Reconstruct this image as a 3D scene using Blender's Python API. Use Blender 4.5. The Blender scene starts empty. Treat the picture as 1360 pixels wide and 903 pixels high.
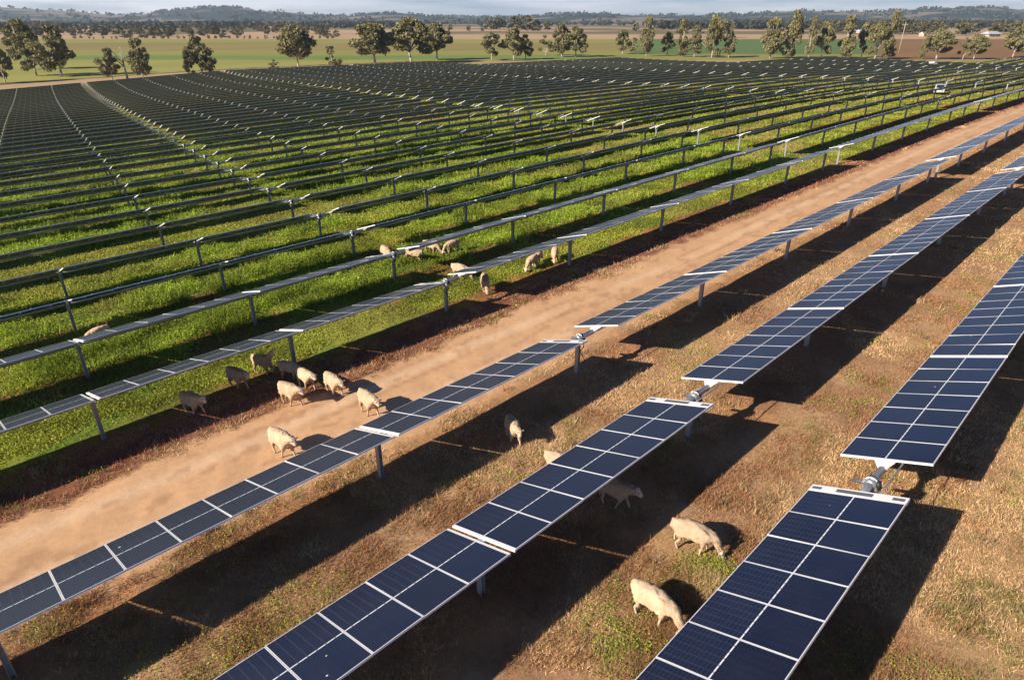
import bpy, bmesh, math, random
import numpy as np
from mathutils import Vector, Matrix
random.seed(7); rng = np.random.default_rng(7)
S = bpy.context.scene
COL = S.collection
R = math.radians

# ------------------------------------------------------------------ camera, sky, sun, exposure
CAM = (2.576, -12.809, 10.545); YAWD = 45.1422; YAW = R(YAWD)
PITCH = math.atan((451.5 - 27) / 860.85)
cd = bpy.data.cameras.new("camera"); cam = bpy.data.objects.new("camera", cd); COL.objects.link(cam)
cam.location = CAM; cam.rotation_euler = (math.pi / 2 - PITCH, 0, YAW)
cd.sensor_width = 36; cd.lens = 36 * 860.85 / 1360; cd.clip_start = 0.1; cd.clip_end = 40000
S.camera = cam
SUN_DIR = Vector((-0.417, -1.7565, 1.0)).normalized()      # from the ground towards the sun
elev = math.asin(SUN_DIR.z)
w = bpy.data.worlds.new("World"); S.world = w; w.use_nodes = True
nt = w.node_tree; bg = nt.nodes["Background"]
sky = nt.nodes.new("ShaderNodeTexSky"); sky.sky_type = 'NISHITA'; sky.sun_disc = False
sky.sun_elevation = elev; sky.sun_rotation = math.atan2(SUN_DIR.x, SUN_DIR.y)
sky.air_density = 1.0; sky.dust_density = 0.3; sky.ozone_density = 1.6; sky.altitude = 200
# streaky high cloud near the horizon, part of the sky itself
tc = nt.nodes.new("ShaderNodeTexCoord"); mp = nt.nodes.new("ShaderNodeMapping")
mp.inputs["Scale"].default_value = (1.6, 1.6, 17.0)
nz = nt.nodes.new("ShaderNodeTexNoise"); nz.inputs["Scale"].default_value = 2.3; nz.inputs["Detail"].default_value = 6
rp = nt.nodes.new("ShaderNodeValToRGB"); rp.color_ramp.elements[0].position = 0.36; rp.color_ramp.elements[1].position = 0.62
mx = nt.nodes.new("ShaderNodeMix"); mx.data_type = 'RGBA'
mul = nt.nodes.new("ShaderNodeMath"); mul.operation = 'MULTIPLY'; mul.inputs[1].default_value = 0.8
mx.inputs[7].default_value = (15.0, 14.6, 14.8, 1)
nt.links.new(tc.outputs["Generated"], mp.inputs["Vector"]); nt.links.new(mp.outputs[0], nz.inputs["Vector"])
nt.links.new(nz.outputs[0], rp.inputs[0]); sz = nt.nodes.new("ShaderNodeSeparateXYZ"); nt.links.new(tc.outputs["Generated"], sz.inputs[0])
low = nt.nodes.new("ShaderNodeMapRange"); low.inputs[1].default_value = .04; low.inputs[2].default_value = .16; low.inputs[3].default_value = .92; low.inputs[4].default_value = .0
nt.links.new(sz.outputs[2], low.inputs[0]); nt.links.new(low.outputs[0], mul.inputs[1]); nt.links.new(rp.outputs[0], mul.inputs[0]); nt.links.new(mul.outputs[0], mx.inputs[0])
tint = nt.nodes.new("ShaderNodeMix"); tint.data_type = 'RGBA'; tint.blend_type = 'MULTIPLY'; tint.inputs[0].default_value = 1
tint.inputs[7].default_value = (0.42, 0.66, 1.06, 1)
nt.links.new(sky.outputs[0], tint.inputs[6]); nt.links.new(tint.outputs[2], mx.inputs[6]); nt.links.new(mx.outputs[2], bg.inputs["Color"])
bg.inputs["Strength"].default_value = 0.05
sl = bpy.data.lights.new("sun", 'SUN'); sl.energy = 5.0; sl.angle = R(0.53); sl.color = (1.0, 0.88, 0.74)
sun = bpy.data.objects.new("sun", sl); COL.objects.link(sun); sun.location = (0, -40, 60)
sun.rotation_euler = SUN_DIR.to_track_quat('Z', 'Y').to_euler()
S.view_settings.view_transform = 'Standard'; S.view_settings.look = 'None'
S.view_settings.gamma = 1; S.view_settings.use_curve_mapping = False
S.view_settings.exposure = 0.8
S.render.engine = 'CYCLES'; S.cycles.use_denoising = True
S.cycles.max_bounces = 6; S.cycles.diffuse_bounces = 3; S.cycles.glossy_bounces = 3; S.cycles.volume_bounces = 0
S.cycles.volume_step_rate = 4

# ------------------------------------------------------------------ helpers
def tag(o, label=None, cat=None, group=None, kind=None):
    if label: o["label"] = label
    if cat: o["category"] = cat
    if group: o["group"] = group
    if kind: o["kind"] = kind
    return o
def link(name, me, parent=None, loc=(0, 0, 0), rot=(0, 0, 0), scale=None):
    o = bpy.data.objects.new(name, me); COL.objects.link(o); o.location = loc; o.rotation_euler = rot
    if scale is not None: o.scale = scale
    if parent: o.parent = parent
    return o
def empty(name, loc, rz=0):
    o = bpy.data.objects.new(name, None); COL.objects.link(o); o.location = loc; o.rotation_euler = (0, 0, rz); o.empty_display_size = .3
    return o
def mesh_np(name, verts, faces, mats, col=None, mi=None, smooth=False):
    """verts (N,3), faces (M,k) int arrays all the same k"""
    me = bpy.data.meshes.new(name); verts = np.asarray(verts, np.float32); faces = np.asarray(faces, np.int32)
    k = faces.shape[1]
    me.vertices.add(len(verts)); me.vertices.foreach_set("co", verts.ravel())
    me.loops.add(faces.size); me.loops.foreach_set("vertex_index", faces.ravel())
    me.polygons.add(len(faces)); me.polygons.foreach_set("loop_start", np.arange(0, faces.size, k, dtype=np.int32))
    if mi is not None: me.polygons.foreach_set("material_index", np.asarray(mi, np.int32))
    if smooth: me.polygons.foreach_set("use_smooth", np.ones(len(faces), bool))
    me.update(calc_edges=True)
    if col is not None:
        a = me.color_attributes.new("Col", 'FLOAT_COLOR', 'POINT')
        c = np.ones((len(verts), 4), np.float32); c[:, :3] = col; a.data.foreach_set("color", c.ravel())
    for m in mats: me.materials.append(m)
    return me
class MB:
    """collects boxes, tubes and quads into one mesh"""
    def __init__(s): s.v = []; s.f = []; s.m = []
    def add(s, vs, fs, m=0):
        n = len(s.v); s.v += [tuple(v) for v in vs]; s.f += [tuple(i + n for i in f) for f in fs]; s.m += [m] * len(fs); return s
    def box(s, x0, x1, y0, y1, z0, z1, m=0, mt=None, mb=None, M=None):
        vs = [Vector(p) for p in ((x0,y0,z0),(x1,y0,z0),(x1,y1,z0),(x0,y1,z0),(x0,y0,z1),(x1,y0,z1),(x1,y1,z1),(x0,y1,z1))]
        if M: vs = [M @ v for v in vs]
        n = len(s.v); s.v += [tuple(v) for v in vs]
        for f, mm in (((3,2,1,0), m if mb is None else mb), ((4,5,6,7), m if mt is None else mt), ((0,1,5,4), m), ((1,2,6,5), m), ((2,3,7,6), m), ((3,0,4,7), m)):
            s.f.append(tuple(i + n for i in f)); s.m.append(mm)
        return s
    def tube(s, p0, p1, r0, r1=None, n=10, m=0, caps=True):
        p0 = Vector(p0); p1 = Vector(p1); r1 = r0 if r1 is None else r1
        d = (p1 - p0).normalized(); a = d.orthogonal().normalized(); b = d.cross(a); k = len(s.v)
        for p, r in ((p0, r0), (p1, r1)):
            for i in range(n):
                t = 2 * math.pi * i / n; s.v.append(tuple(p + (a * math.cos(t) + b * math.sin(t)) * r))
        for i in range(n):
            j = (i + 1) % n; s.f.append((k + i, k + j, k + n + j, k + n + i)); s.m.append(m)
        if caps:
            s.f.append(tuple(k + i for i in range(n))[::-1]); s.m.append(m); s.f.append(tuple(k + n + i for i in range(n))); s.m.append(m)
        return s
    def mesh(s, name, mats, smooth=False):
        me = bpy.data.meshes.new(name); me.from_pydata(s.v, [], s.f)
        for m in mats: me.materials.append(m)
        for p, mi in zip(me.polygons, s.m): p.material_index = mi; p.use_smooth = smooth
        me.update(); return me

def vnoise(x, y, seed=0):
    xi = np.floor(x).astype(np.int64); yi = np.floor(y).astype(np.int64); fx = x - xi; fy = y - yi
    fx = fx * fx * (3 - 2 * fx); fy = fy * fy * (3 - 2 * fy)
    def h(a, b):
        n = (a * 374761393 + b * 668265263 + seed * 1442695041) & 0x7fffffff
        n = (n ^ (n >> 13)) * 1274126177 & 0x7fffffff; return ((n ^ (n >> 16)) & 0xffff) / 65535.0
    return (h(xi, yi) * (1 - fx) + h(xi + 1, yi) * fx) * (1 - fy) + (h(xi, yi + 1) * (1 - fx) + h(xi + 1, yi + 1) * fx) * fy
def fbm(x, y, oct=4, seed=0):
    s = 0; a = .5; t = 0
    for i in range(oct): s = s + a * vnoise(x * 2 ** i, y * 2 ** i, seed + i); t += a; a *= .55
    return s / t
def sst(a, b, x): t = np.clip((x - a) / (b - a), 0, 1); return t * t * (3 - 2 * t)

# ------------------------------------------------------------------ terrain height
KZ = dict(a1=.0349, b1=.0028, a2=-.0285, b2=.0946, ab=-.145, a3=.1585, b3=-1.0, a21=.3162, a12=.4875)
def sclamp(v, lo, hi, s=15.): return lo + s * np.logaddexp(0, (v - lo) / s) - s * np.logaddexp(0, (v - hi) / s)
def zg(x, y):
    x = np.asarray(x, float); y = np.asarray(y, float); dx = x - CAM[0]; dy = y - CAM[1]
    X = sclamp(x, -190, 60); Y = sclamp(y, -90, 170); K = KZ
    z = K['a1'] * X + K['b1'] * Y + (K['a2'] * X * X + K['b2'] * Y * Y + K['ab'] * X * Y) * 1e-3 + (K['a3'] * X ** 3 + K['b3'] * Y ** 3 + K['a21'] * X * X * Y + K['a12'] * X * Y * Y) * 1e-6
    t = sst(215, 345, np.hypot(dx, dy)); return z * (1 - t) - 6.5 * t
def Z(x, y): return float(zg(x, y))
def uw(x, y):
    dx = x - CAM[0]; dy = y - CAM[1]
    return -math.sin(YAW) * dx + math.cos(YAW) * dy, math.cos(YAW) * dx + math.sin(YAW) * dy

# ------------------------------------------------------------------ field layout
PIT = 4.84; X0 = -17.37
def row_x(k): return X0 - PIT * k
def row_M(k): return 2.165 + .777 * k + .0022 * k * k
def far_limit(x): return 178 + (x + 235) * 1.22      # last row ends north of here
RIGHT = [(-9.675, 1.578, .024), (-4.838, .752, 0), (0, 0, .048)]

# ------------------------------------------------------------------ materials
def mat(name, base=(.5,.5,.5), rough=.6, metal=0, spec=.5):
    m = bpy.data.materials.new(name); m.use_nodes = True; b = m.node_tree.nodes["Principled BSDF"]
    b.inputs["Base Color"].default_value = (*base, 1); b.inputs["Roughness"].default_value = rough
    b.inputs["Metallic"].default_value = metal; b.inputs["Specular IOR Level"].default_value = spec
    return m
def N(m, t, **kw):
    n = m.node_tree.nodes.new(t)
    for k, v in kw.items():
        if k.startswith('i_'):
            key = k[2:]; key = int(key) if key.isdigit() else key
            n.inputs[key].default_value = v
        else: setattr(n, k, v)
    return n
def L(m, a, b): m.node_tree.links.new(a, b)
def P(m): return m.node_tree.nodes["Principled BSDF"]
def math_n(m, op, a, b=None, c=None):
    n = N(m, "ShaderNodeMath", operation=op)
    for i, v in enumerate((a, b, c)):
        if v is None: continue
        if isinstance(v, (int, float)): n.inputs[i].default_value = v
        else: L(m, v, n.inputs[i])
    return n.outputs[0]
def mixc(m, f, a, b, blend='MIX'):
    n = N(m, "ShaderNodeMix", data_type='RGBA', blend_type=blend)
    for i, v in ((0, f), (6, a), (7, b)):
        if isinstance(v, (int, float)): n.inputs[i].default_value = v
        elif isinstance(v, tuple): n.inputs[i].default_value = (*v, 1)
        else: L(m, v, n.inputs[i])
    return n.outputs[2]
def noise(m, vec, scale, detail=4, rough=.55, **kw):
    n = N(m, "ShaderNodeTexNoise"); n.inputs["Scale"].default_value = scale; n.inputs["Detail"].default_value = detail
    n.inputs["Roughness"].default_value = rough; L(m, vec, n.inputs["Vector"]); return n.outputs[0]
def speckle(m, amt=.25, scale=6, bump=.3, bscale=None):
    """noise variation on the base colour plus bump"""
    b = P(m); o = N(m, "ShaderNodeTexCoord").outputs["Object"]; n = noise(m, o, scale)
    base = tuple(b.inputs["Base Color"].default_value)[:3]
    lo = tuple(c * (1 - amt) for c in base); hi = tuple(min(1, c * (1 + amt)) for c in base)
    L(m, mixc(m, n, lo, hi), b.inputs["Base Color"])
    if bump:
        bn = N(m, "ShaderNodeBump"); bn.inputs["Strength"].default_value = bump; bn.inputs["Distance"].default_value = .02
        L(m, noise(m, o, bscale or scale * 4), bn.inputs["Height"]); L(m, bn.outputs[0], b.inputs["Normal"])
    return m

# ground: colour by place (attribute) with fine breakup in the shader
ground_m = mat("ground_soil_and_pasture", rough=.95, spec=.15)
ga = N(ground_m, "ShaderNodeVertexColor", layer_name="Col"); geo = N(ground_m, "ShaderNodeNewGeometry").outputs["Position"]
n1 = noise(ground_m, geo, 5.5, 6, .7); n2 = noise(ground_m, geo, .9, 4, .6); n3 = noise(ground_m, geo, 38, 3, .7)
v = math_n(ground_m, 'MULTIPLY_ADD', n1, .9, .55); v2 = math_n(ground_m, 'MULTIPLY_ADD', n2, .5, .75)
v3 = math_n(ground_m, 'MULTIPLY_ADD', n3, .7, .65)
vv = math_n(ground_m, 'MULTIPLY', math_n(ground_m, 'MULTIPLY', v, v2), v3)
cc = N(ground_m, "ShaderNodeCombineColor"); [L(ground_m, vv, cc.inputs[i]) for i in range(3)]
# rough ground is marbled, the graded track is smooth: alpha-free switch from the colour's own "smooth" attribute
sm = N(ground_m, "ShaderNodeAttribute", attribute_name="smoothness")
grey = math_n(ground_m, 'MULTIPLY_ADD', math_n(ground_m, 'SUBTRACT', vv, 1.0), .42, 1.0)
cc2 = N(ground_m, "ShaderNodeCombineColor"); [L(ground_m, grey, cc2.inputs[i]) for i in range(3)]
fac = mixc(ground_m, sm.outputs["Fac"], cc.outputs[0], cc2.outputs[0])
L(ground_m, mixc(ground_m, 1.0, ga.outputs["Color"], fac, 'MULTIPLY'), P(ground_m).inputs["Base Color"])
bn = N(ground_m, "ShaderNodeBump"); bn.inputs["Strength"].default_value = .55; bn.inputs["Distance"].default_value = .06
bh = math_n(ground_m, 'MULTIPLY', math_n(ground_m, 'ADD', n1, math_n(ground_m, 'MULTIPLY', n3, .4)), math_n(ground_m, 'SUBTRACT', 1.15, sm.outputs["Fac"]))
L(ground_m, bh, bn.inputs["Height"]); L(ground_m, bn.outputs[0], P(ground_m).inputs["Normal"])

hill_m = mat("hill_pasture_and_scrub", rough=1, spec=.05)
L(hill_m, N(hill_m, "ShaderNodeVertexColor", layer_name="Col").outputs["Color"], P(hill_m).inputs["Base Color"])
def leafmat(name, rough=.7, trans=.0):
    m = mat(name, rough=rough, spec=.25); c = N(m, "ShaderNodeVertexColor", layer_name="Col").outputs["Color"]
    L(m, c, P(m).inputs["Base Color"])
    if trans:
        t = N(m, "ShaderNodeBsdfTranslucent"); L(m, c, t.inputs["Color"]); ms = N(m, "ShaderNodeMixShader"); ms.inputs[0].default_value = trans
        L(m, P(m).outputs[0], ms.inputs[1]); L(m, t.outputs[0], ms.inputs[2]); L(m, ms.outputs[0], m.node_tree.nodes["Material Output"].inputs["Surface"])
    return m
grass_m = leafmat("grass_blades", .65, .3); straw_m = leafmat("dry_straw", .8, .2)
leaf_m = leafmat("eucalypt_leaves", .6, .15)
bark_m = speckle(mat("pale_bark", (.42, .36, .29), .9), .4, 3, .4)
galv_m = speckle(mat("galvanised_steel", (.40, .41, .42), .42, .75), .12, 9, .05)
galvd_m = speckle(mat("weathered_steel_post", (.42, .43, .44), .55, .35), .15, 9, .08)
frame_m = mat("anodised_aluminium_frame", (.80, .80, .80), .38, .25)
white_m = mat("white_painted_steel", (.74, .74, .72), .45)
darkplate_m = mat("dark_rubber_pad", (.10, .11, .13), .6)
black_m = mat("black_plastic", (.02, .02, .02), .5)

def panel_mat(name, framed):
    """cells of a half-cut module; x across the table (+-.975), y along it, one module a metre"""
    m = mat(name, (.01, .015, .04), .12, 0, .6); b = P(m)
    sx = N(m, "ShaderNodeSeparateXYZ"); L(m, N(m, "ShaderNodeTexCoord").outputs["Object"], sx.inputs[0]); x, y = sx.outputs[0], sx.outputs[1]
    fy = math_n(m, 'FRACT', y)
    def near0(v, freq, wd):       # 1 on lines of a repeating grid
        f = math_n(m, 'FRACT', math_n(m, 'MULTIPLY', v, freq)); d = math_n(m, 'ABSOLUTE', math_n(m, 'SUBTRACT', f, .5))
        return math_n(m, 'GREATER_THAN', d, .5 - wd)
    cy = near0(fy, 6.0, .045); cx = near0(x, 12.5, .05)
    cell = math_n(m, 'MAXIMUM', cy, cx)
    left = math_n(m, 'LESS_THAN', x, 0.0)
    cidx = N(m, "ShaderNodeTexWhiteNoise"); cmb = N(m, "ShaderNodeCombineXYZ")
    L(m, math_n(m, 'FLOOR', math_n(m, 'MULTIPLY', y, 1)), cmb.inputs[0]); L(m, left, cmb.inputs[1])
    oi = N(m, "ShaderNodeObjectInfo"); L(m, oi.outputs["Random"], cmb.inputs[2]); L(m, cmb.outputs[0], cidx.inputs["Vector"])
    base = mixc(m, cidx.outputs["Value"], (.0015, .0035, .014), (.003, .007, .026))
    base = mixc(m, math_n(m, 'MULTIPLY', cell, math_n(m, 'MULTIPLY_ADD', left, .45, .15)), base, (.045, .05, .085))  # grid stronger on the low half: view-angle reflection put into the colour
    mid = math_n(m, 'LESS_THAN', math_n(m, 'ABSOLUTE', x), .013)
    dash = math_n(m, 'LESS_THAN', math_n(m, 'ABSOLUTE', math_n(m, 'SUBTRACT', math_n(m, 'FRACT', math_n(m, 'MULTIPLY', fy, 6.0)), .5)), .40)
    mid = math_n(m, 'MULTIPLY', mid, math_n(m, 'MULTIPLY_ADD', dash, .6, .4))
    base = mixc(m, mid, base, (.72, .74, .76)); fr = mid
    # thin film of dust
    geo = N(m, "ShaderNodeNewGeometry").outputs["Position"]; dn = noise(m, geo, 1.7, 5, .6)
    base = mixc(m, math_n(m, 'MULTIPLY', dn, .03), base, (.45, .36, .28))
    vo = N(m, "ShaderNodeTexVoronoi"); vo.inputs["Scale"].default_value = 1.1; L(m, geo, vo.inputs["Vector"])
    base = mixc(m, math_n(m, 'LESS_THAN', vo.outputs["Distance"], .030), base, (.6, .6, .56))
    if framed:
        a = math_n(m, 'GREATER_THAN', math_n(m, 'ABSOLUTE', x), .945)
        c = math_n(m, 'GREATER_THAN', math_n(m, 'ABSOLUTE', math_n(m, 'SUBTRACT', fy, .5)), .477)
        fr = math_n(m, 'MAXIMUM', math_n(m, 'MAXIMUM', a, c), fr); base = mixc(m, fr, base, (.80, .80, .80))
    b.inputs['IOR'].default_value = 1.6; b.inputs['Sheen Weight'].default_value = .55; b.inputs['Sheen Roughness'].default_value = .13; b.inputs['Sheen Tint'].default_value = (1, .96, .92, 1)
    L(m, base, b.inputs["Base Color"])
    L(m, math_n(m, 'ADD', math_n(m, 'MULTIPLY_ADD', fr, .15, .24), math_n(m, 'MULTIPLY', dn, .16)), b.inputs["Roughness"])
    return m
cells_m = panel_mat("solar_cells", False); cellsf_m = panel_mat("solar_cells_framed", True)
back_m = mat("panel_backsheet", (.16, .17, .18), .55)
_sx = N(back_m, "ShaderNodeSeparateXYZ"); L(back_m, N(back_m, "ShaderNodeTexCoord").outputs["Object"], _sx.inputs[0])
_c = math_n(back_m, 'GREATER_THAN', math_n(back_m, 'ABSOLUTE', math_n(back_m, 'SUBTRACT', math_n(back_m, 'FRACT', _sx.outputs[1]), .5)), .465)
L(back_m, mixc(back_m, _c, (.12, .14, .17), (.5, .5, .5)), P(back_m).inputs["Base Color"])

# ------------------------------------------------------------------ ground sheet
def build_ground():
    a_in = np.radians(np.arange(-52, 52.01, .2)); a_out = np.radians(np.arange(56, 304.1, 4))
    ang = np.concatenate([a_in, a_out]); rad = np.exp(np.arange(math.log(1.6), math.log(10300), .0125))
    A, RR = np.meshgrid(ang, rad, indexing='ij')
    th = YAW + math.pi / 2 - A        # camera forward direction angle is 90deg+yaw, positive A = right
    x = CAM[0] + RR * np.cos(th); y = CAM[1] + RR * np.sin(th)
    z = zg(x, y)
    near = RR < 130
    z = z + np.where(near, (fbm(x * .8, y * .8, 3, 3) - .5) * .10 * (1 - np.clip(RR / 130, 0, 1)), 0)
    na, nr = x.shape
    # centre vertex
    V = np.stack([x.ravel(), y.ravel(), z.ravel()], 1)
    V = np.vstack([V, [[CAM[0], CAM[1], Z(CAM[0], CAM[1])]]])
    ci = len(V) - 1
    i, j = np.meshgrid(np.arange(na), np.arange(nr - 1), indexing='ij'); i2 = (i + 1) % na
    F = np.stack([i * nr + j, i * nr + j + 1, i2 * nr + j + 1, i2 * nr + j], -1).reshape(-1, 4)
    k = np.arange(na); k2 = (k + 1) % na
    T = np.stack([np.full(na, ci), k * nr, k2 * nr, k2 * nr], 1)[:, :3]
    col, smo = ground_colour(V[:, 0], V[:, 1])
    me = bpy.data.meshes.new("ground")
    me.vertices.add(len(V)); me.vertices.foreach_set("co", V.astype(np.float32).ravel())
    loops = np.concatenate([F.ravel(), T.ravel()]).astype(np.int32)
    me.loops.add(len(loops)); me.loops.foreach_set("vertex_index", loops)
    starts = np.concatenate([np.arange(len(F)) * 4, len(F) * 4 + np.arange(len(T)) * 3]).astype(np.int32)
    me.polygons.add(len(starts)); me.polygons.foreach_set("loop_start", starts)
    me.polygons.foreach_set("use_smooth", np.ones(len(starts), bool)); me.update(calc_edges=True)
    a = me.color_attributes.new("Col", 'FLOAT_COLOR', 'POINT'); c4 = np.ones((len(V), 4), np.float32); c4[:, :3] = col; a.data.foreach_set("color", c4.ravel())
    a = me.attributes.new("smoothness", 'FLOAT', 'POINT'); a.data.foreach_set("value", smo.astype(np.float32))
    me.materials.append(ground_m); me.validate()
    return me
def rgb(*c): return np.array(c, float)
def strips(x):
    """1 on the bare soil below and just sunward of each row of panels"""
    d = np.full_like(x, 99.)
    for rx in [row_x(k) for k in range(0, 46)] + [r[0] for r in RIGHT] + [4.84, 9.68]:
        d = np.where(abs(x - rx - .25) < abs(d), x - rx - .25, d)
    return d
def zones(x, y):
    n = fbm(x * .35, y * .35, 4, 11); n2 = fbm(x * 1.7, y * 1.7, 3, 21); n3 = fbm(x * .09, y * .09, 3, 31)
    xe = x + (n2 - .5) * .9 + (n - .5) * .6
    road = sst(-15.25, -14.85, xe) * (1 - sst(-11.0, -10.5, xe))
    green = 1 - sst(-17.3, -16.6, xe + (n - .5) * 1.0)
    verge = sst(-16.7, -16.3, xe) * (1 - sst(-15.4, -14.9, xe))
    inside = (x > row_x(43) - 4) & (y < far_limit(x) + 4)
    d = strips(x)
    bare = sst(1.35, .95, abs(d) + (n2 - .5) * .7 + (n - .5) * .5)
    return n, n2, n3, xe, road, green, verge, inside, d, bare
def ground_colour(x, y):
    n, n2, n3, xe, road, green, verge, inside, d, bare = zones(x, y)
    def mx_(c, t, m): return c * (1 - m[:, None]) + t * m[:, None]
    c = np.tile(rgb(.42, .265, .14), (len(x), 1))                  # straw litter
    c = mx_(c, rgb(.27, .14, .075), sst(.5, .68, n) * .6)               # reddish dead weeds
    c = mx_(c, rgb(.40, .25, .11), sst(.55, .35, n) * .5)
    soil = np.tile(rgb(.36, .145, .055), (len(x), 1)); soil = mx_(soil, rgb(.22, .10, .05), sst(.4, .65, n2))
    c = mx_(c, soil, bare * .45)
    g = np.tile(rgb(.20, .23, .030), (len(x), 1)); g = mx_(g, rgb(.10, .16, .02), sst(.45, .62, n))
    g = mx_(g, rgb(.36, .29, .08), sst(.54, .68, fbm(x * .16, y * .16, 3, 41)) * (.3 + .6 * sst(18, 55, -x * .3 + y)))
    far_y = sst(30, 90, -x * .5 + abs(y) * .4)
    g = mx_(g, rgb(.26, .25, .05), far_y * .7)
    gs = np.tile(rgb(.24, .10, .045), (len(x), 1))
    gb = bare * np.where(x > -30.5, sst(.60, .45, fbm(x * .12 + 5, y * .12, 3, 51)), .22)
    g = mx_(g, gs, np.clip(gb, 0, 1) * .9)
    g = mx_(g, rgb(.42, .20, .08), sst(.68, .74, fbm(x * .5 + 9, y * .5, 3, 61)) * .75)
    c = mx_(c, g, green)
    c = mx_(c, soil * 1.0, sst(-17.9, -17.3, xe) * (1 - sst(-16.6, -16.2, xe)) * .9)
    c = mx_(c, rgb(.21, .075, .045), verge * .85)
    rd = np.tile(rgb(.55, .33, .175), (len(x), 1)); rd = mx_(rd, rgb(.46, .27, .145), sst(.45, .65, fbm(x * 1.1, y * .10, 4, 37)) * .55)
    wv_ = (fbm(y * .06, y * 0 + 3, 2, 17) - .5) * .9
    tr = np.exp(-((x + 13.9 + wv_) / .28) ** 2) + np.exp(-((x + 12.1 + wv_) / .28) ** 2)
    rd = mx_(rd, rgb(.62, .42, .26), np.clip(tr * sst(.15, .5, fbm(x * .8, y * .12, 3, 19)), 0, 1) * .85)
    ed = np.exp(-((x + 13.45 + wv_) / .10) ** 2) + np.exp(-((x + 12.5 + wv_) / .10) ** 2) + np.exp(-((x + 14.35 + wv_) / .10) ** 2)
    rd = mx_(rd, rgb(.36, .19, .10), np.clip(ed * sst(.45, .62, fbm(x * 1.5, y * .3, 3, 23)), 0, 1) * .6)
    rd = mx_(rd, rgb(.34, .19, .10), sst(.63, .70, fbm(x * 2.3, y * 1.1, 3, 29)) * .5)
    c = mx_(c, rd, road)
    # beyond the field
    dx = x - CAM[0]; dy = y - CAM[1]; u = -math.sin(YAW) * dx + math.cos(YAW) * dy; wv = math.cos(YAW) * dx + math.sin(YAW) * dy
    px = wv / np.maximum(u, 1) * 860.85 / math.cos(PITCH) * 1.0 + 680; out = ~inside
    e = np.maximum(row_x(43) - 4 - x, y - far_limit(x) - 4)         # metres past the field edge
    uu = u + (fbm(x * .02, y * .02, 3, 71) - .5) * 14
    bright = rgb(.15, .21, .05); olive = rgb(.27, .26, .07); brown = rgb(.24, .195, .065); tan = rgb(.42, .29, .17)
    f = np.tile(rgb(.36, .255, .145), (len(x), 1))
    tl = np.clip((px - 600) / 300, 0, 1)
    f = mx_(f, rgb(.06, .055, .025), sst(27, 29, e + (n3 - .5) * 4)); f = mx_(f, olive, sst(32, 34, e + (n3 - .5) * 10))  # dark strip: ditch growth, with the bank's shadow painted into its colour
    f = mx_(f, bright, sst(330, 345, uu) * (1 - tl * .3)); f = mx_(f, olive * .9, sst(372, 385, uu))
    f = mx_(f, brown, sst(430, 445, uu)); f = mx_(f, olive * .95, sst(590, 600, uu))
    rt = sst(830, 860, px + (n3 - .5) * 20)                          # green paddocks on the right
    fr_ = mx_(mx_(np.tile(olive * .9, (len(x), 1)), rgb(.11, .165, .055), sst(385, 400, uu)), rgb(.11, .17, .045), sst(600, 620, uu))
    f = mx_(f, fr_, rt * sst(20, 30, e))
    ro = sst(1165, 1185, px)                                         # ploughed red-brown paddock far right
    f = mx_(f, rgb(.22, .125, .055), ro * sst(12, 18, e))
    f = mx_(f, tan, sst(690, 730, uu) * (1 - rt * .0)); 
    f = mx_(f, rgb(.16, .13, .06), sst(900, 1000, uu) * sst(.5, .6, fbm(x * .004, y * .004, 3, 81)))
    f = mx_(f, rgb(.15, .13, .07), sst(1300, 1700, uu) * sst(.45, .6, fbm(x * .0016, y * .0016, 3, 91)))
    f = f * (1 + (fbm(x * .05, y * .004 + x * .004, 2, 95) - .5)[:, None] * .25)
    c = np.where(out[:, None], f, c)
    smo = np.where(out, .75, road * .85 + np.where(x < -90, .2, 0))
    return c, np.clip(smo, 0, 1)
ground = link("ground", build_ground()); tag(ground, kind="structure")

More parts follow.
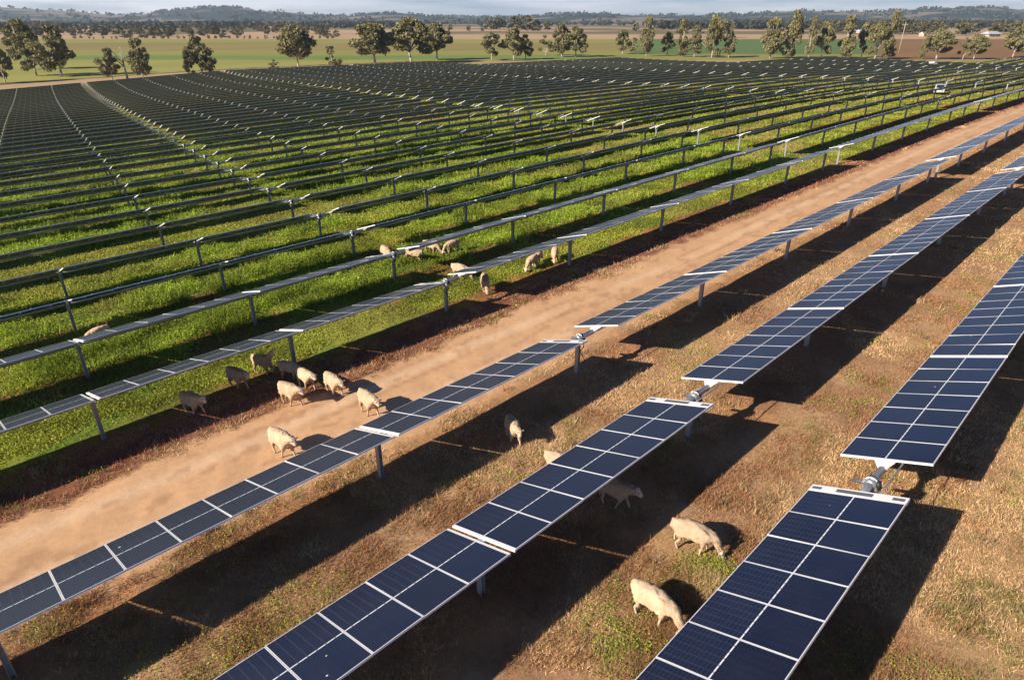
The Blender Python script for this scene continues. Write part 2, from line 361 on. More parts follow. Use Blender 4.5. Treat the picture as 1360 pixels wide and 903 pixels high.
# ------------------------------------------------------------------ hills on the horizon
HP = [(-200, 12), (0, 12), (60, 15), (110, 18), (150, 21), (195, 20), (230, 15), (270, 12), (300, 11), (335, 13), (345, 16), (380, 17), (400, 19), (440, 22), (470, 21), (510, 18), (530, 18), (565, 22.5), (620, 24), (700, 23), (735, 20), (770, 18.5), (805, 19), (840, 22), (870, 21), (905, 22), (950, 21), (990, 20), (1040, 17.5), (1070, 16), (1100, 18.5), (1150, 18), (1200, 16), (1240, 12), (1290, 10), (1320, 10), (1360, 14), (1560, 12)]
def build_hills(name, R0, R1, R2, prof, cols, seed, amp):
    us = np.linspace(-200, 1560, 700); hv = np.interp(us, [p[0] for p in prof], [p[1] for p in prof])
    radii = np.concatenate([np.linspace(R0, R1, 26), np.linspace(R1, R2, 6)[1:]])
    az = np.arctan((us - 680) / 860.85 * math.cos(PITCH))
    Aa, RR = np.meshgrid(az, radii, indexing='ij'); hh = np.repeat(hv[:, None], len(radii), 1)
    th = YAW + math.pi / 2 - Aa; dist = RR / np.cos(Aa) * 1.0
    x = CAM[0] + dist * np.cos(th); y = CAM[1] + dist * np.sin(th)
    t = np.where(RR < R1, sst(R0, R1, RR) ** 1.2, 1 - .3 * (RR - R1) / (R2 - R1))
    top = (27 - hh) / 860.85 * R1 * .82 + 18.5
    z = -8 + t * top * (1 + (fbm(x * .0022, y * .0022, 4, seed) - .5) * amp)
    n = (fbm(x * .003, y * .003, 4, seed + 5) + np.where((us > 215) & (us < 345), .12, 0)[:, None] + .04).ravel(); c = cols[0] * (1 - sst(.42, .54, n)[:, None]) + cols[1] * sst(.42, .54, n)[:, None]
    n2 = fbm(x * .02, y * .02, 3, seed + 9).ravel(); c = c * (.7 + .6 * n2[:, None])
    na, nr = x.shape; i, j = np.meshgrid(np.arange(na - 1), np.arange(nr - 1), indexing='ij')
    F = np.stack([i * nr + j, i * nr + j + 1, (i + 1) * nr + j + 1, (i + 1) * nr + j], -1).reshape(-1, 4)
    # scattered scrub and trees over the slopes and along the ridge
    NT = 1300; g = np.random.default_rng(seed); ii = g.integers(0, na - 1, NT); jj = np.where(g.uniform(0, 1, NT) < .30, g.integers(23, 27, NT), g.integers(4, 26, NT)); fr = g.uniform(0, 1, NT)
    X = x[ii, jj] * (1 - fr) + x[ii + 1, jj] * fr; Y = y[ii, jj] * (1 - fr) + y[ii + 1, jj] * fr; ZZ = z[ii, jj] * (1 - fr) + z[ii + 1, jj] * fr
    kp = (n.reshape(na, nr)[ii, jj] > g.uniform(.42, .60, NT)) | (fbm(X * .002, Y * .002, 3, seed + 3) > .58); X, Y, ZZ = X[kp], Y[kp], ZZ[kp]; q = len(X); m = 12
    h = g.uniform(9, 19, q) * R1 / 5200; d_ = g.normal(0, 1, (q, m, 3)); d_ /= np.linalg.norm(d_, axis=2)[..., None]
    cc_ = np.stack([X, Y, ZZ + h * .35], 1)[:, None] + d_ * np.stack([h * 1.2, h * 1.2, h * .45], 1)[:, None]
    A = g.normal(0, 1, (q, m, 3)); A /= np.linalg.norm(A, axis=2)[..., None]; B = np.cross(A, g.normal(0, 1, (q, m, 3))); B /= np.linalg.norm(B, axis=2)[..., None]
    s_ = (h * .45)[:, None, None]; V = np.stack([cc_ - A * s_, cc_ + B * s_, cc_ + A * s_, cc_ - B * s_], 2).reshape(-1, 3)
    C = np.repeat(rgb(.07, .08, .05)[None] * g.uniform(.6, 1.5, (q * m, 1)), 4, 0)
    o = link("woodland", mesh_np("woodland", V, np.arange(len(V)).reshape(-1, 4), [hill_m], C)); tag(o, kind="stuff")
    return link(name, mesh_np(name, np.stack([x.ravel(), y.ravel(), z.ravel()], 1), F, [hill_m], c, smooth=True))
tag(build_hills("hills", 2800, 5200, 7000, HP, (rgb(.22, .18, .13), rgb(.035, .05, .04)), 101, .4), kind="structure")
tag(build_hills("hills", 7300, 8800, 9600, [(u_, min(24, v_ + 3.0)) for u_, v_ in HP[::2]], (rgb(.10, .12, .10), rgb(.05, .07, .05)), 131, .4), kind="structure")

# ------------------------------------------------------------------ solar trackers
CH = .975; HT = 1.50; TILT = .3098; GAP = .19; FL = .28; G = 1.584; PM = .94
def make_panel():
    b = MB(); y0, y1 = .004, .996; fw = .017
    b.box(-CH, CH, y0, y1, -.036, -.006, 0, mt=0, mb=2)                       # body, frame sides
    b.add([(-CH+fw, y0+fw, -.002), (CH-fw, y0+fw, -.002), (CH-fw, y1-fw, -.002), (-CH+fw, y1-fw, -.002)], [(0,1,2,3)], 1)
    o = [(-CH,y0),(CH,y0),(CH,y1),(-CH,y1)]; i = [(-CH+fw,y0+fw),(CH-fw,y0+fw),(CH-fw,y1-fw),(-CH+fw,y1-fw)]
    for k in range(4):
        l = (k + 1) % 4
        b.add([(*o[k], .001), (*o[l], .001), (*i[l], .001), (*i[k], .001)], [(0,1,2,3)], 0)
        b.add([(*o[k], -.008), (*o[l], -.008), (*o[l], .001), (*o[k], .001)], [(0,1,2,3)], 0)
    b.box(-.35, .35, .47, .53, -.075, -.038, 3)                               # mounting rail
    return b.mesh("solar_panel", [frame_m, cells_m, back_m, galv_m])
panel_me = make_panel()
sec_me = {}
def section_mesh(n):
    if n not in sec_me:
        b = MB(); b.box(-CH, CH, 0, n, -.036, 0, 0, mt=1, mb=2)
        for k in range(n): b.box(-.42, .42, k + .45, k + .55, -.085, -.038, 3)
        for k in range(n): b.box(-CH, -CH + .03, k - .015, k + .015, 0, .02, 0)
        sec_me[n] = b.mesh("panel_section", [frame_m, cellsf_m, back_m, galv_m])
    return sec_me[n]
def tube_mesh(n, cache={}):
    if n not in cache: cache[n] = MB().tube((0, 0, -.15), (0, n, -.15), .065, n=10).mesh("torque_tube", [galv_m], True)
    return cache[n]
def post_mesh():
    b = MB(); H = HT - .17                       # origin at ground, runs into the soil
    b.box(-.075, .075, -.05, -.04, -.5, H - .05); b.box(-.075, .075, .04, .05, -.5, H - .05); b.box(-.006, .006, -.04, .04, -.5, H - .05)
    b.box(-.09, .09, -.058, -.052, H - .22, H + .02); b.box(-.09, .09, .052, .058, H - .22, H + .02)
    b.tube((0, -.05, H + .02), (0, .05, H + .02), .11, n=14)
    return b.mesh("post", [galvd_m])
post_me = post_mesh()
def endpost_mesh():
    b = MB(); H = HT - .17
    b.box(-.075, .075, -.05, -.04, -.5, H - .28); b.box(-.075, .075, .04, .05, -.5, H - .28); b.box(-.006, .006, -.04, .04, -.5, H - .28)
    b.tube((0, 0, H - .32), (-.17, 0, H - .02), .03, n=8); b.tube((0, 0, H - .32), (.17, 0, H - .02), .03, n=8)
    b.tube((0, -.05, H + .02), (0, .05, H + .02), .11, n=14)
    return b.mesh("post", [galv_m])
endpost_me = endpost_mesh()
def flange_mesh():
    b = MB(); b.box(-CH, CH, 0, FL - .02, -.05, .003, 0)
    b.box(-CH + .04, -CH + .24, .08, .18, .003, .008, 1); b.box(-.42, .32, .07, .20, .003, .008, 1); b.box(CH - .28, CH - .05, .08, .19, .003, .008, 1)
    b.tube((0, -.1, -.15), (0, .45, -.15), .07, n=12, m=2)
    return b.mesh("end_plate", [white_m, darkplate_m, galv_m])
flange_me = flange_mesh()
def bracket_mesh():                              # start of the upper half: white end rail and a tapered saddle
    b = MB(); b.box(-CH, CH, -.03, 0.0, -.04, .003, 0)
    b.add([(-.22, -.02, -.045), (.22, -.02, -.045), (.06, -.30, -.12), (-.06, -.30, -.12), (-.22, -.02, -.07), (.22, -.02, -.07), (.06, -.30, -.16), (-.06, -.30, -.16)],
          [(0,3,2,1), (4,5,6,7), (0,4,7,3), (1,2,6,5), (2,3,7,6), (0,1,5,4)], 0)
    return b.mesh("end_rail", [white_m])
bracket_me = bracket_mesh()
def slew_mesh():
    b = MB()
    b.tube((0, -.70, -.15), (0, .68, -.15), .085, n=16, m=0)
    b.tube((0, -.14, -.15), (0, .14, -.15), .125, n=20, m=0); b.tube((0, -.03, -.15), (0, .0, -.15), .155, n=20, m=2)
    b.box(-.13, .13, -.13, .13, -.34, -.2, 0)
    b.tube((-.02, .0, -.15), (-.38, .05, -.17), .045, n=10, m=1)             # motor
    b.tube((.16, -.03, -.2), (.20, -.10, -.42), .014, n=6, m=3); b.tube((.20, -.10, -.42), (.08, -.22, -.55), .014, n=6, m=3); b.tube((.08, -.22, -.55), (.05, -.05, -.9), .014, n=6, m=3)
    for a_ in range(8): b.tube((0.138 * math.cos(a_ * .785), -.07, -.15 + 0.138 * math.sin(a_ * .785)), (0.138 * math.cos(a_ * .785), .03, -.15 + 0.138 * math.sin(a_ * .785)), .012, n=6, m=1)
    b.box(.13, .2, -.09, .03, -.26, -.08, 3)                                  # controller
    return b.mesh("slew_drive", [galv_m, darkplate_m, white_m, black_m], True)
slew_me = slew_mesh()
rod_me = MB().tube((.38, FL, -.06), (.38, FL + G, -.06), .018, n=8).mesh("drive_rod", [galv_m], True)
# white rail between blocks
rail_me = MB().box(-CH, CH, -.085, -.055, -.05, -.004, 0).box(-CH, CH, .055, .085, -.05, -.004, 0).box(-.1, .1, -.05, .05, -.12, -.05, 1).mesh("gap_rail", [white_m, galv_m])

UP = [7, 8, 8, 8, 7]; DN = [7, 8, 8, 8, 8, 6]; DN6 = [6, 6, 8, 8, 8, 8]
def layout(dn):
    """blocks (y0, n) and posts relative to the inner edge of the motor plate"""
    blocks = []; posts = [(PM, 'motor')]; y = FL + G
    for i, n in enumerate(UP):
        blocks.append((y, n, 'up', i)); y += n
        if i < 4: posts.append((y + GAP / 2, 'post')); y += GAP
        else: posts.append((y - .3, 'post'))
    top = y; y = 0
    for i, n in enumerate(dn):
        blocks.append((y - n, n, 'dn', i)); y -= n
        if i < len(dn) - 1: posts.append((y - GAP / 2, 'post')); y -= GAP
    posts.append((y - .10, 'end')); return blocks, posts, top, y
def in_view(x, y, margin=4.0):
    u, wv = uw(x, y)
    if u < 1: return False
    px = wv / (u * math.cos(PITCH) + (CAM[2] + 2) * math.sin(PITCH)) * 860.85
    pv = math.atan2(CAM[2] - 0, u)
    return abs(px) < 680 + margin * 860.85 / u and pv < PITCH + R(27.7) + margin / max(u, 3)
ORD = ["nearest", "second", "third", "fourth", "fifth", "sixth", "seventh", "eighth", "ninth", "tenth", "eleventh", "twelfth", "thirteenth", "fourteenth", "fifteenth", "sixteenth", "seventeenth", "eighteenth", "nineteenth", "twentieth"]
counts = dict(t=0)
def tracker(x, M, tilt, dn, lod, label, group):
    bx, by = x, M + PM; z0 = Z(bx, by); blocks, posts, top, bot = layout(dn)
    root = empty("solar_tracker", (bx, by, z0)); tag(root, label, "solar tracker", group); n = 0
    def place(name, me, y, length=0):
        nonlocal n
        ya, yb = M + y, M + y + max(length, 1.0); za, zb = Z(x, ya), Z(x, yb)
        sl = math.atan2(zb - za, yb - ya); n += 1
        return link(name, me, root, (0, ya - by, za + HT - z0), (sl, -tilt, 0))
    for y0, nn, side, i in blocks:
        if not (in_view(x, M + y0) or in_view(x, M + y0 + nn) or in_view(x, M + y0 + nn / 2)): continue
        if lod == 0:
            za, zb = Z(x, M + y0), Z(x, M + y0 + nn)
            sl = math.atan2(zb - za, nn)
            for k in range(nn):
                link("solar_panel", panel_me, root, (0, M + y0 + k - by, za + (zb - za) * k / nn + HT - z0), (sl + rng.normal(0, .0012), -tilt + rng.normal(0, .0035), 0)); n += 1
        else: place("panel_section", section_mesh(nn), y0, nn)
        place("torque_tube", tube_mesh(nn), y0, nn)
        if i > 0:
            place("gap_rail", rail_me, (y0 - GAP / 2) if side == 'up' else (y0 + nn + GAP / 2))
    for y, kind in posts:
        if not in_view(x, M + y, 2.5): continue
        zz = Z(x, M + y) - z0
        link("post", endpost_me if kind == 'end' else post_me, root, (0, M + y - by, zz)); n += 1
    if in_view(x, M + PM): place("slew_drive", slew_me, PM); place("end_plate", flange_me, 0); place("drive_rod", rod_me, 0); place("end_rail", bracket_me, FL + G)
    if in_view(x, M + bot): place("end_rail", bracket_me, bot)
    if in_view(x, M + top) and lod < 2:
        place("end_rail", rail_me, top + .03)
    if n == 0: bpy.data.objects.remove(root); return None
    counts['t'] += 1
    return root
# far trackers: one mesh each
def far_mesh(cache={}, TILT=R(21)):
    if 'm' not in cache:
        b = MB(); blocks, posts, top, bot = layout(DN)
        for y0, n, s, i in blocks:
            b.box(-CH * math.cos(TILT), CH * math.cos(TILT), y0, y0 + n, 0, 0, 0)
            vs = b.v[-8:]; del b.v[-8:]
            for k, (vx, vy, vz) in enumerate(vs): b.v.append((vx, vy, vx * math.tan(TILT) + (-.04 if k < 4 else 0) + HT))
            b.m[-6:] = [2, 1, 0, 0, 0, 0]
        for y, kind in posts:
            b.box(-.07, .07, y - .05, y + .05, -.6, HT - .1, 3 if kind != 'end' else 4)
        b.tube((0, bot, HT - .14), (0, top, HT - .14), .065, n=6, m=4)
        def bar(y, wd): 
            b.box(-CH * math.cos(TILT), CH * math.cos(TILT), y, y + wd, 0, 0, 5); vs = b.v[-8:]; del b.v[-8:]
            for k, (vx, vy, vz) in enumerate(vs): b.v.append((vx, vy, vx * math.tan(TILT) + (-.05 if k < 4 else .012) + HT))
        bar(0, FL); bar(FL + G - .08, .1); bar(bot - .1, .1)
        for y0, n, s, i in blocks:
            if i > 0: bar((y0 - GAP) if s == 'up' else y0 + n, GAP * .6)
        b.box(-.16, .16, PM - .15, PM + .15, HT - .3, HT - .02, 4)
        cache['m'] = b.mesh("solar_tracker", [frame_m, farcells_m, back_m, galvd_m, galv_m, white_m])
    return cache['m']
farcells_m = cellsf_m
PERIOD = 88.35
near_words = {('D'): "nearest row right of the dirt track", ('E'): "middle row of the three right of the dirt track", ('F'): "rightmost row, closest to the camera"}
for nm, (x, M, dt) in zip('DEF', RIGHT):
    tracker(x, M, TILT + dt, DN, 0, "sunlit solar tracker in the " + near_words[nm], "solar trackers right of the dirt track")
    for j in (1, 2):
        MM = M + PERIOD * j
        tracker(x, MM, TILT, DN, 1, ("next solar tracker up the " if j == 1 else "farthest solar tracker up the ") + near_words[nm], "solar trackers right of the dirt track")
farn = 0
for k in range(44):
    x = row_x(k); dn = DN6 if k < 4 else DN
    for j in range(-3, 6):
        M = row_M(k) + PERIOD * j; y0 = M - 46; y1 = M + 41
        if M > far_limit(x) - 20: continue
        ys = np.linspace(y0, y1, 12)
        if not any(in_view(x, yy) for yy in ys): continue
        d = min(math.hypot(x - CAM[0], yy - CAM[1]) for yy in ys if in_view(x, yy))
        lod = 0 if (k < 2 and j == 0) else (1 if d < 78 else 2)
        if lod < 2:
            o = "the first row left of the dirt track" if k == 0 else f"the {ORD[k]} row left of the dirt track"
            wh = {0: "first", 1: "second", 2: "third", -1: "leftmost"}.get(j, "last")
            tl = R({0: 17.8, 1: 17.5, 2: 18.0}.get(k, 20.5) if j == 0 else (18 if k == 0 else 20.5)) + (rng.uniform(-.02, .02) if k > 1 else 0)
            tracker(x, M, tl, dn, lod, f"{wh} solar tracker along {o}", "solar trackers over the green grass")
        else:
            sl = math.atan2(Z(x, y1) - Z(x, y0), y1 - y0); zm = (Z(x, y1) + Z(x, y0)) / 2; ym = (y0 + y1) / 2
            o = link("solar_tracker", far_mesh(), None, (x, M, zm - (ym - M) * math.tan(sl)), (sl, rng.uniform(-.012, .012), 0)); farn += 1
            tag(o, "dark far off solar tracker in the dense mass of rows below the trees", "solar tracker", "far solar trackers")
print("TRACKERS", counts, farn)

# ------------------------------------------------------------------ grass, straw and weeds (near ground cover)
def polar_points(n, r0, r1, half=50):
    r = np.exp(rng.uniform(math.log(r0), math.log(r1), n)); a = np.radians(rng.uniform(-half, half, n))
    th = YAW + math.pi / 2 - a; return CAM[0] + r * np.cos(th), CAM[1] + r * np.sin(th), r
def blades(x, y, r, h, wdt, lean, col, nb, spread):
    """nb blades round each point; returns verts, faces, colours"""
    n = len(x); X = np.repeat(x, nb) + rng.normal(0, 1, n * nb) * np.repeat(spread, nb); Y = np.repeat(y, nb) + rng.normal(0, 1, n * nb) * np.repeat(spread, nb)
    Hh = np.repeat(h, nb) * rng.uniform(.45, 1.15, n * nb); W = np.repeat(wdt, nb) * rng.uniform(.6, 1.3, n * nb)
    a = rng.uniform(0, 2 * np.pi, n * nb); b = rng.uniform(0, 2 * np.pi, n * nb); Ln = np.repeat(lean, nb) * rng.uniform(.3, 1.2, n * nb)
    zz = zg(X, Y); ca, sa = np.cos(a) * W / 2, np.sin(a) * W / 2
    tx, ty = X + np.cos(b) * Ln * Hh, Y + np.sin(b) * Ln * Hh
    V = np.empty((n * nb, 3, 3)); V[:, 0] = np.stack([X - ca, Y - sa, zz - .01], 1); V[:, 1] = np.stack([X + ca, Y + sa, zz - .01], 1); V[:, 2] = np.stack([tx, ty, zz + Hh], 1)
    C = np.repeat(col, nb, 0) * rng.uniform(.7, 1.3, (n * nb, 1)); C = np.repeat(C[:, None, :], 3, 1)
    return V.reshape(-1, 3), C.reshape(-1, 3)
def leaves(x, y, r, h, size, col, nb, spread):
    """nb small leaf-sized quads in a low clump round each point"""
    n = len(x) * nb; X = np.repeat(x, nb) + rng.normal(0, 1, n) * np.repeat(spread, nb); Y = np.repeat(y, nb) + rng.normal(0, 1, n) * np.repeat(spread, nb)
    Zz = zg(X, Y) + np.repeat(h, nb) * rng.uniform(.1, 1, n); s_ = np.repeat(size, nb) * rng.uniform(.6, 1.3, n)
    A = rng.normal(0, 1, (n, 3)); A[:, 2] *= .5; A /= np.linalg.norm(A, axis=1)[:, None]; B = np.cross(A, rng.normal(0, 1, (n, 3))); B /= np.linalg.norm(B, axis=1)[:, None]
    c = np.stack([X, Y, Zz], 1); A *= s_[:, None] / 2; B *= s_[:, None] * .35
    V = np.stack([c - A, c + B, c + A, c - B], 1).reshape(-1, 3); C = np.repeat(np.repeat(col, nb, 0) * rng.uniform(.75, 1.25, (n, 1)), 4, 0)
    return V, C
def finish(name, mat_, V, C, k, label):
    F = np.arange(len(V)).reshape(-1, k); o = link(name, mesh_np(name, V, F, [mat_], C)); return tag(o, kind="stuff")
# dry grass right of the track and at its edges
x, y, r = polar_points(330000, 8, 120); n, n2, n3, xe, road, green, verge, inside, d, bare = zones(x, y)
pk = (1 - road) * (1 - green) * (1 - .5 * bare) * (1 - .5 * verge) * (.25 + .75 * sst(.30, .52, fbm(x * .9, y * .9, 3, 201))) * (y < 150)
k = rng.uniform(0, 1, len(x)) < pk; x, y, r, n, n2 = x[k], y[k], r[k], n[k], n2[k]; bare = bare[k]
m1 = sst(.46, .6, fbm(x * .35 + 40, y * .35, 3, 211))[:, None]; m2 = (rng.uniform(0, 1, len(x)) < .07 + .5 * sst(.62, .75, fbm(x * .3, y * .3 + 7, 3, 221)))[:, None]
c = rgb(.66, .45, .24) * (1 - m1) + rgb(.42, .225, .115) * m1; c = c * rng.uniform(.6, 1.35, (len(x), 1)); c = c * (1 - m2) + rgb(.20, .21, .05) * m2
tall = sst(.6, .8, fbm(x * .7, y * .7, 3, 231)) * (1 - bare)
V, C = blades(x, y, r, .035 + .07 * rng.uniform(0, 1, len(x)) + .12 * tall, .0055 + .0008 * r, np.full(len(x), 1.2), c, 6, .035 + .0025 * r)
finish("dry_grass", straw_m, V, C, 3, "")
x, y, r = polar_points(4500, 8, 90); n, n2, n3, xe, road, green, verge, inside, d, bare = zones(x, y)
k = rng.uniform(0, 1, len(x)) < (1 - road) * (1 - green) * (1 - verge) * (.15 + .85 * sst(.5, .62, fbm(x * .5, y * .5, 3, 331))) * .5; x, y, r = x[k], y[k], r[k]
c = rgb(.50, .36, .19)[None] * rng.uniform(.5, 1.3, (len(x), 1)) * np.where(rng.uniform(0, 1, (len(x), 1)) < .3, rgb(.8, .55, .45)[None], 1)
V, C = blades(x, y, r, rng.uniform(.12, .26, len(x)), .006 + .0009 * r, np.full(len(x), .75), c, 34, .07 + .002 * r)
finish("dry_tussocks", straw_m, V, C, 3, "")
# green patches in the dry grass where the sheep graze
x, y, r = polar_points(90000, 8, 70); n, n2, n3, xe, road, green, verge, inside, d, bare = zones(x, y)
pk = (1 - road) * (1 - green) * sst(.56, .68, fbm(x * .42 + 3, y * .42 + 2, 3, 241)) * (1 - bare * .6) + 1.0 * (((x + 1.72) ** 2 / .28 + (y + 2.95) ** 2 / .75) < 1.0 + .5 * n2) * 2.5 + 1.6 * ((x + 1.84) ** 2 / .25 + (y + 5.45) ** 2 / .3 < 1)
k = rng.uniform(0, 1, len(x)) < pk * .55; x, y, r = x[k], y[k], r[k]
for px_, py_, sx_, sy_, q_ in ((-1.72, -2.95, .30, .42, 750), (-1.84, -5.45, .28, .3, 260), (-5.2, .9, .25, .5, 160)):
    x = np.append(x, px_ + rng.normal(0, sx_, q_)); y = np.append(y, py_ + rng.normal(0, sy_, q_)); r = np.append(r, np.full(q_, 13.))
c = rgb(.30, .37, .06)[None] * rng.uniform(.7, 1.3, (len(x), 1)) + rgb(.06, .02, 0)[None] * rng.uniform(0, 1, (len(x), 1))
V, C = leaves(x, y, r, np.full(len(x), .09), .026 + .0010 * r, c, 6, .05 + .002 * r)
finish("green_herbs", grass_m, V, C, 4, "")
# reddish weeds along the left side of the track
x, y, r = polar_points(70000, 12, 130); n, n2, n3, xe, road, green, verge, inside, d, bare = zones(x, y)
pk = verge * sst(.3, .5, n2) + .12 * (1 - green) * (xe > -10) * (xe < -8.9)
k = rng.uniform(0, 1, len(x)) < pk; x, y, r = x[k], y[k], r[k]; q = rng.uniform(0, 1, (len(x), 1)) * sst(.35, .6, fbm(x * .5, y * .5, 3, 261))[:, None]
c = rgb(.30, .11, .07) * (1 - q) + rgb(.52, .33, .19) * q
V, C = blades(x, y, r, .07 + .12 * rng.uniform(0, 1, len(x)), .006 + .0009 * r, np.full(len(x), .9), c, 7, .04 + .002 * r)
finish("red_weeds", straw_m, V, C, 3, "")
# lush green clover and grass between the rows on the left
x, y, r = polar_points(420000, 18, 150); n, n2, n3, xe, road, green, verge, inside, d, bare = zones(x, y)
dist_l = sst(-19.0, -24, x) * (1 - sst(35, 75, y)) * (1 - sst(-60, -95, x))
lush = sst(.28, .50, fbm(x * .13 + 2, y * .13, 3, 271)) * dist_l
pk = green * (.30 + .70 * sst(.34, .54, fbm(x * .6, y * .6, 3, 281))) * (1 - .93 * bare * (1 - .65 * lush) * np.where(x > -30.5, 1, .35)) * (.35 + .65 * (1 - sst(90, 150, r)))
k = rng.uniform(0, 1, len(x)) < pk; x, y, r, lush = x[k], y[k], r[k], lush[k]
hgt = .05 + .26 * lush * sst(.3, .7, fbm(x * .9, y * .9, 2, 291)) + .05 * rng.uniform(0, 1, len(x))
m1 = lush[:, None]; m2 = sst(.54, .68, fbm(x * .16, y * .16, 3, 41))[:, None] * (1 - .7 * m1) * (.4 + .6 * sst(18, 55, -x * .3 + y))[:, None]; m3 = sst(.4, .6, fbm(x * .5, y * .5, 3, 295))[:, None]
c = rgb(.38, .41, .055) * (1 - m1) + rgb(.33, .43, .045) * m1; c = c * (1 - .42 * m3); c = c * (1 - m2) + rgb(.38, .33, .09) * m2
V, C = leaves(x, y, r, hgt, .03 + .0014 * r, c, 6, .07 + .0032 * r)
finish("green_grass", grass_m, V, C, 4, "")
s_ = rng.uniform(0, 1, len(x)) < .35
V, C = blades(x[s_], y[s_], r[s_], hgt[s_] * 1.5, .008 + .0012 * r[s_], np.full(s_.sum(), .5), c[s_] * 1.15, 4, .05 + .002 * r[s_])
finish("green_grass", grass_m, V, C, 3, "")

# ------------------------------------------------------------------ trees
def crown_mesh(name, kind, nleaf, seed, mats, leaf=.42):
    """unit-height eucalypt: returns crown mesh and trunk mesh; width about 1"""
    g = np.random.default_rng(seed); T = MB()
    if kind == 'round': cl = 22; base = .20; top = 1.0; wid = .5; trunk_h = .26
    if kind == 'tall': cl = 24; base = .10; top = 1.0; wid = .5; trunk_h = .4
    if kind == 'wide': cl = 30; base = .27; top = .98; wid = .5; trunk_h = .24
    if kind == 'bush': cl = 14; base = .12; top = 1.0; wid = .5; trunk_h = .15
    cs = []
    for i in range(cl):
        for _ in range(30):
            t = g.uniform(0, 1); z = base + (top - base) * t
            prof = {'round': math.sin(math.pi * min(1, .18 + t * .82)) ** .6, 'tall': (.55 + .45 * math.sin(math.pi * t)) * (1 - .45 * t), 'wide': math.sin(math.pi * min(1, .25 + t * .74)) ** .5, 'bush': math.sin(math.pi * (.2 + t * .78)) ** .6}[kind]
            a = g.uniform(0, 2 * math.pi); rr = wid * prof * math.sqrt(g.uniform(.12, 1)) * .82
            p = np.array([rr * math.cos(a), rr * math.sin(a), z * .93 + .02]) 
            if all(np.linalg.norm((p - q[0]) * [1, 1, 1.2]) > .11 for q in cs): break
        cs.append((p, g.uniform(.075, .165)))
    V = []; Cc = []
    per = nleaf // cl
    for p, s in cs:
        q = g.normal(0, 1, (per, 3)); q /= np.linalg.norm(q, axis=1)[:, None]; q *= (g.uniform(.15, 1, (per, 1)) ** .5) * s * np.array([1.15, 1.15, .72]); c0 = p + q
        c0[:, 2] -= np.abs(g.normal(0, .012, per))
        A = g.normal(0, 1, (per, 3)); A /= np.linalg.norm(A, axis=1)[:, None]; B = np.cross(A, g.normal(0, 1, (per, 3))); B /= np.linalg.norm(B, axis=1)[:, None]
        sz = g.uniform(.6, 1.3, (per, 1)) * leaf / 12; A *= sz; B *= sz * .6
        V.append(np.stack([c0 - A, c0 + B, c0 + A, c0 - B], 1).reshape(-1, 3))
        tone = g.uniform(.75, 1.25); Cc.append(np.repeat(rgb(.215, .190, .095)[None] * tone * g.uniform(.7, 1.35, (per, 1)) + rgb(.012, .02, 0) * g.uniform(0, 1), 4, 0))
    V = np.concatenate(V); Cc = np.concatenate(Cc)
    lean = g.uniform(-.04, .04, 2); f = Vector((lean[0], lean[1], trunk_h))
    T.tube((0, 0, -.04), f * .5, .030, .024, 7); T.tube(f * .5, f, .024, .019, 7)
    for p, s in cs[::2]:
        mid = f.lerp(Vector(p), .5) + Vector(g.normal(0, .02, 3)); T.tube(f, mid, .016, .011, 5); T.tube(mid, Vector(p), .011, .005, 5)
    return mesh_np("crown", V, np.arange(len(V)).reshape(-1, 4), [leaf_m], Cc), T.mesh("trunk", [bark_m], True)
TREE = {(k_, s_): crown_mesh("crown", k_, n_, 40 + s_ * 7, None) for k_, n_ in (('round', 4600), ('tall', 4600), ('wide', 6000), ('bush', 2200)) for s_ in (0, 1, 2)}
tj = 0
def tree(x, y, h, wd, kind, label, name="eucalypt_tree", group=None, cat="tree"):
    global tj; tj += 1
    rt = empty(name, (x, y, Z(x, y)), rng.uniform(0, 6.28)); tag(rt, label, cat, group)
    cm, tm = TREE[(kind, tj % 3)]; sc = (wd * 1.08, wd * 1.08, h)
    link("crown", cm, rt, scale=sc); link("trunk", tm, rt, scale=sc); return rt
G1 = "gum trees along the far edge of the solar field"
